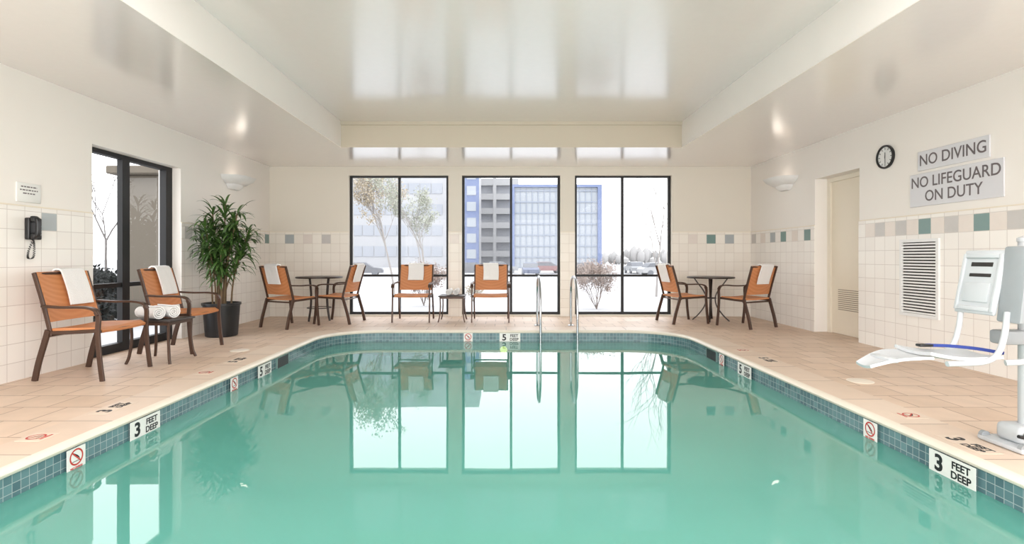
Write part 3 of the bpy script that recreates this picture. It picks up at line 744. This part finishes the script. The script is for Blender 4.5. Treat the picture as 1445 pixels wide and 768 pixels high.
def P(u,v):
    x=2.05+0.30*u; w_=0.06+0.07*min(1,u*1.5); return (x,3.0+(2*v-1)*w_,0.475+0.06*u+0.02*math.sin(PI*u)+0.01*(2*v-1)**2)
gridsolid(bm,P,10,8,0.016)
obj('footrest',bm,M['lift'],t)
bm=B(); rbox(bm,2.14,2.20,2.92,3.08,0.508,0.535,0.010,2); obj('toe_bar',bm,M['lift'],t)
for yy in (2.87,3.16):
    bm=B(); tube(bm,cr([(2.75,yy,0.80),(2.735,yy,0.68),(2.70,yy,0.575),(2.62,yy,0.525),(2.42,yy,0.515)],6),0.015,10,(0,1,0)); obj('frame_tube',bm,M['lift'],t)
bm=B(); tube(bm,cr([(2.80,2.82,0.86),(2.86,2.80,0.80),(2.86,2.80,0.60),(2.80,2.82,0.54),(2.72,2.85,0.525)],5),0.016,10,(0,1,0)); obj('frame_tube',bm,M['lift'],t)
bm=B(); sweep(bm,cr([(2.50,3.12,0.576),(2.60,3.07,0.580),(2.70,3.0,0.576),(2.76,2.90,0.568)],5),bar(0.009,0.003,0.001),(0,0.3,1)); s_=obj('lap_belt',bm,M['blue'],t)
bm=B(); rbox(bm,2.455,2.545,3.10,3.14,0.568,0.584,0.006,2); obj('buckle',bm,M['blackpl'],s_)
bm=B(); tube(bm,[(2.92,2.935,0.10),(2.92,2.92,0.10)],0.018,12); tube(bm,[(2.86,2.92,0.10),(2.97,2.92,0.075)],0.010,8,(0,1,0)); obj('lock_lever',bm,M['blackpl'],t)

# ---------------------------------------------------------------- outside
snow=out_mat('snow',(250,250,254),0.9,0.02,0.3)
bm=B()
ys=[YB+0.32,14,25,40,54,400]; zs=[-0.16,-0.2,-0.5,-0.9,-1.0,-1.0]
xs=[-400,-60,-20,0,20,60,400]
vv=[[bm.verts.new((x,y,z)) for x in xs] for y,z in zip(ys,zs)]
for i in range(len(ys)-1):
    for j in range(len(xs)-1): bm.faces.new((vv[i][j],vv[i][j+1],vv[i+1][j+1],vv[i+1][j]))
q=[bm.verts.new(p) for p in ((-60,-10,-0.3),(XL-0.32,-10,-0.16),(XL-0.32,YB+0.32,-0.16),(-60,YB+0.32,-0.3))]; bm.faces.new(q)
struct('ground',bm,snow)
bm=B(); box(bm,-45,60,54,72,-0.998,-0.975); struct('ground_parking',bm,out_mat('wet_asphalt',(196,196,202)))
def bldg_part(nm,m,root,*bxs):
    bm=B()
    for b_ in bxs: box(bm,*b_)
    return obj(nm,bm,m,root,sm=False)
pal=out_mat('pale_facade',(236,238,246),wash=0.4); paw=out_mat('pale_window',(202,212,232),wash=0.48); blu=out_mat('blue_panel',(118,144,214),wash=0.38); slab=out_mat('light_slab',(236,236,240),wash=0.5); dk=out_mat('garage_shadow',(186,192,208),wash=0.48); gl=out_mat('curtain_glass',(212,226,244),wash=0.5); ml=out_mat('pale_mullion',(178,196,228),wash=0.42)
D=110; k=D/F; GZ=-0.998
xa,xb=(470-CX)*k,(676-CX)*k
root=thing('office_building','pale office block with bands of windows behind the left window','building',((xa+xb)/2,D,GZ))
bldg_part('wall',pal,root,(xa,xb,D,D+10,GZ,30))
src=None
for fl in range(6):
    for c_ in range(9):
        x=xa+1.5+c_*(xb-xa-9)/9; z=1.2+fl*4.4
        if src is None: src=bldg_part('window_band',paw,root,(x,x+2.2,D-0.1,D-0.02,z,z+2.2)); x0s,z0s=x,z
        else:
            o=src.copy(); COL.objects.link(o); o.parent=root; o.location=(x-x0s,0,z-z0s)
bldg_part('blue_tower',blu,root,(xb-5.5,xb,D-0.8,D,GZ,24))
for fl in range(7):
    for c_ in range(2):
        x=xb-5.0+c_*2.5; z=0.8+fl*3.3
        bldg_part('tower_window',gl,root,(x,x+1.9,D-0.9,D-0.81,z,z+1.9))
D=125; k=D/F; xa,xb=(672-CX)*k,(732-CX)*k
root=thing('parking_garage','open multi storey garage seen through the middle window','building',((xa+xb)/2,D,GZ))
bldg_part('core',dk,root,(xa,xb,D+1,D+12,GZ,20))
for fl in range(6): bldg_part('floor_slab',slab,root,(xa,xb,D-0.2,D+0.9,1.2+fl*3.4,2.6+fl*3.4))
bldg_part('column',slab,root,(xa+4,xa+4.8,D-0.3,D-0.2,GZ,20))
D=100; k=D/F; xa,xb=(726-CX)*k,(843-CX)*k
root=thing('glass_building','blue framed glass building behind the middle and right windows','building',((xa+xb)/2,D,GZ))
bldg_part('curtain_wall',gl,root,(xa,xb,D,D+14,GZ,14.4))
for i in range(1,14): bldg_part('mullion',ml,root,(xa+i*(xb-xa)/14-0.07,xa+i*(xb-xa)/14+0.07,D-0.12,D-0.02,GZ,14.4))
for i in range(7): bldg_part('floor_band',ml,root,(xa,xb,D-0.16,D-0.13,1+i*2.1,1.22+i*2.1))
bldg_part('corner_panel',blu,root,(xa-0.9,xa,D-0.5,D+1,GZ,14.9)); bldg_part('corner_panel',blu,root,(xb,xb+0.8,D-0.5,D+1,GZ,14.9)); bldg_part('roof_edge',blu,root,(xa,xb,D-0.5,D+1,14.4,14.9))
bm=B()
for i in range(260):
    x=-70+i*0.75+random.uniform(-1,1); h_=random.uniform(1.5,4.0)
    bmesh.ops.create_icosphere(bm,subdivisions=1,radius=1,matrix=Matrix.Translation((x,150+random.uniform(-5,5),h_*0.7-1))@Matrix.Diagonal((1.2,1,h_*0.7,1)))
o=obj('distant_treeline',bm,out_mat('hazy_trees',(226,222,220))); tag(o,'hazy distant line of trees beyond the parking lot','trees',None,'stuff')
def make_car():
    t=thing('parked_car','','car',(0,0,0),'cars parked in the lot')
    body=[(-2.2,0.35),(-2.25,0.75),(-2.0,0.92),(-1.35,0.98),(1.1,0.95),(2.0,0.85),(2.2,0.65),(2.2,0.35)]
    cab=[(-1.75,0.95),(-1.35,1.42),(0.35,1.45),(1.15,0.93)]
    gm=out_mat('car_glass',(90,96,110),wash=0.5); 
    bm=B(); prism(bm,(0,-0.85,0),(1,0,0),(0,0,1),(0,1,0),body,1.7); obj('car_body',bm,M['white'],t,sm=False)
    bm=B(); prism(bm,(0,-0.7,0),(1,0,0),(0,0,1),(0,1,0),[(-1.3,1.40),(-1.25,1.46),(0.3,1.48),(0.4,1.42)],1.4); obj('roof',bm,M['white'],t,sm=False)
    bm=B(); prism(bm,(0,-0.74,0),(1,0,0),(0,0,1),(0,1,0),cab,1.48); obj('glasshouse',bm,gm,t,sm=False)
    for x in (-1.35,1.35):
        for y in (-0.88,0.68):
            bm=B(); cyl(bm,(x,y,0.33),0.33,0.33,0.2,14,'y'); obj('wheel',bm,gm,t)
    return t
car=make_car()
cols=[('dark grey',(95,98,110)),('white',(225,228,232)),('charcoal',(80,82,92)),('silver',(190,194,202)),('dark blue',(80,95,140)),('red',(170,90,90)),('black',(70,70,78)),('silver grey',(180,184,190)),('white',(230,232,236))]
pxs=[512,590,668,706,748,772,828,895,930]
lbs=['dark grey car parked behind the left window, left half','white car parked behind the left window, right half','charcoal car parked behind the middle window, furthest left','silver car parked behind the middle window, left of its mullion','dark blue car parked behind the middle window, right of its mullion','red car parked behind the middle window, furthest right','black car parked behind the right window, furthest left','silver grey car parked behind the right window, right of its mullion','white car parked behind the right window, furthest right']
for i,p_ in enumerate(pxs):
    yy=58 if i%2==0 else 67
    o=dup(car,((p_-CX)*yy/F,yy,-0.975),PI/2 if i%3==1 else 0.15,lbs[i])
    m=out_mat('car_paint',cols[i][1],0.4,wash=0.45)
    for c_ in o.children:
        if c_.name.startswith(('car_body','roof')): c_.data=c_.data.copy(); c_.data.materials[0]=m
for c_ in list(car.children): bpy.data.objects.remove(c_)
bpy.data.objects.remove(car)
def grow(bm,p,d,L,r,dep,tips,rn,spread=0.5):
    n=4; pts=[p.copy()]; q=p.copy(); dd=d.copy()
    for i in range(n):
        dd=(dd+Vector((rn.uniform(-1,1),rn.uniform(-1,1),rn.uniform(-0.3,0.6)))*0.12).normalized(); q=q+dd*L/n; pts.append(q.copy())
    tube(bm,pts,r,5,scale=[1-0.45*i/n for i in range(n+1)])
    if dep==0: tips.extend(pts[1:]); return
    for k in range(rn.choice((3,4)) if dep>1 else 4):
        a=rn.uniform(0,2*PI); o_=dd.orthogonal().normalized(); o_=Matrix.Rotation(a,3,dd)@o_
        nd=(dd+o_*rn.uniform(0.4,0.9)*spread*1.4+Vector((0,0,0.15))).normalized()
        grow(bm,pts[rn.choice((2,3,4))] if k else pts[-1],nd,L*rn.uniform(0.6,0.8),r*0.55,dep-1,tips,rn,spread)
def tree(name,label,cat,loc,h,bark,leafm,nl,ls,seed,dep=4,group=None,trunks=1,r0=None):
    rn=random.Random(seed); t=thing(name,label,cat,loc,group); bm=B(); tips=[]
    for k in range(trunks):
        d=Vector((rn.uniform(-1,1)*(0.5 if trunks>1 else .05),rn.uniform(-1,1)*(0.5 if trunks>1 else .05),1)).normalized()
        grow(bm,Vector(loc),d,h*0.38,(r0 or h*0.010),dep,tips,rn,0.55 if trunks==1 else 0.7)
    obj('branches',bm,bark,t)
    if leafm:
        bm=B()
        for k in range(nl):
            p=rn.choice(tips)+Vector((rn.gauss(0,1),rn.gauss(0,1),rn.gauss(0,1)))*ls*1.5
            a=Vector((rn.gauss(0,1),rn.gauss(0,1),rn.gauss(0,1))).normalized(); b_=a.orthogonal().normalized(); 
            bm.faces.new([bm.verts.new(p+a*ls*x+b_*ls*y) for x,y in ((-1,0),(0,-0.4),(1,0),(0,0.4))])
        o=obj('foliage',bm,leafm,t,sm=False)
bark=out_mat('pale_bark',(196,184,176),wash=0.45); tan=out_mat('tan_leaves',(236,210,166),wash=0.4); rus=out_mat('russet_leaves',(200,162,142),wash=0.42); grn=out_mat('faded_green',(210,218,184),wash=0.45); dkg=out_mat('dark_evergreen',(60,64,62),wash=0.0); dkb=out_mat('dark_twigs',(60,56,52),wash=0)
def gz(y): 
    for i in range(len(ys)-1):
        if ys[i]<=y<=ys[i+1]: return zs[i]+(zs[i+1]-zs[i])*(y-ys[i])/(ys[i+1]-ys[i])
    return -1
def at(px,y): return ((px-CX)*y/F,y,gz(y))
tree('garden_tree','tan leaved tree outside the left window, just left of its mullion','tree',at(556,19),4.8,bark,tan,3600,0.05,3)
tree('garden_tree','faded green tree outside the left window, right of its mullion','tree',at(604,17),4.4,bark,grn,2600,0.045,8)
tree('garden_tree','thin bare tree outside the right window at its right edge','tree',at(926,19),4.8,bark,None,0,0,12)
tree('shrub','russet twiggy shrub outside the left window','shrub',at(598,14),1.25,out_mat('twigs',(178,154,144)),rus,3400,0.03,5,3,None,7,0.012)
tree('shrub','russet twiggy shrub outside the right window, left of its mullion','shrub',at(842,13),1.3,out_mat('twigs',(184,156,144)),rus,3600,0.03,6,3,None,7,0.012)
tree('shrub','low pale shrub behind the middle window','shrub',at(668,16),0.6,out_mat('twigs',(176,164,152)),tan,500,0.03,16,3,None,5,0.010)
tree('evergreen_bush','dark evergreen bush outside the left wall glazing','bush',(-8.5,10.9,-0.20),1.05,dkb,dkg,5200,0.055,21,3,None,9,0.02)
tree('evergreen_bush','dark evergreen bush close to the glazing, low behind its rail','bush',(-7.2,9.3,-0.18),0.5,dkb,dkg,2600,0.045,31,3,None,7,0.02)
tree('garden_tree','bare tree outside the left wall glazing','tree',(-11.6,15.2,-0.3),5.0,out_mat('grey_bark',(130,122,118),wash=0.2),None,0,0,24)
bm=B(); rbox(bm,-7.2,-6.42,9.9,10.0,-0.15,2.65,0.02,1); rbox(bm,-7.4,-6.2,9.7,10.2,2.65,2.80,0.02,1); o=obj('exterior_screen',bm,out_mat('taupe_panel',(158,148,134),wash=0)); tag(o,'taupe exterior screen outside the left wall glazing','screen')

# ---------------------------------------------------------------- light
wd=bpy.data.worlds.new('overcast'); bpy.context.scene.world=wd; wd.use_nodes=True
nt=wd.node_tree; bg=nt.nodes['Background']; bg.inputs[1].default_value=W
tc=nt.nodes.new('ShaderNodeTexCoord'); sp=nt.nodes.new('ShaderNodeSeparateXYZ'); rp=nt.nodes.new('ShaderNodeValToRGB')
nt.links.new(tc.outputs['Generated'],sp.inputs[0]); nt.links.new(sp.outputs['Z'],rp.inputs[0]); nt.links.new(rp.outputs[0],bg.inputs[0])
rp.color_ramp.elements[0].color=(1,1,1,1); rp.color_ramp.elements[1].color=(0.95,0.97,1.0,1)
def area(loc,rot,sx,sy,e,c=(1,0.975,0.96)):
    L=bpy.data.lights.new('added_fill_light','AREA'); L.shape='RECTANGLE'; L.size=sx; L.size_y=sy; L.energy=e; L.color=c
    o=bpy.data.objects.new('added_fill_light',L); COL.objects.link(o); o.location=loc; o.rotation_euler=rot
area((0.1,1.9,3.12),(0,0,0),4.4,3.8,85)  # unseen soft fill added under the tray ceiling to brighten the room
area((0.1,-1.4,1.35),(R(90),0,0),8.2,2.5,215)  # upright fill added behind the camera to even out walls and ceiling

cam=bpy.data.cameras.new('camera'); co=bpy.data.objects.new('camera',cam); COL.objects.link(co)
co.location=(0,0,H); co.rotation_euler=(R(90),0,0); cam.sensor_width=36; cam.lens=36*F/1445
cam.shift_x=(722.5-CX)/1445; cam.shift_y=-(384-CY)/1445; cam.clip_start=0.05; cam.clip_end=1000
bpy.context.scene.camera=co
bpy.context.scene.view_settings.view_transform='Standard'
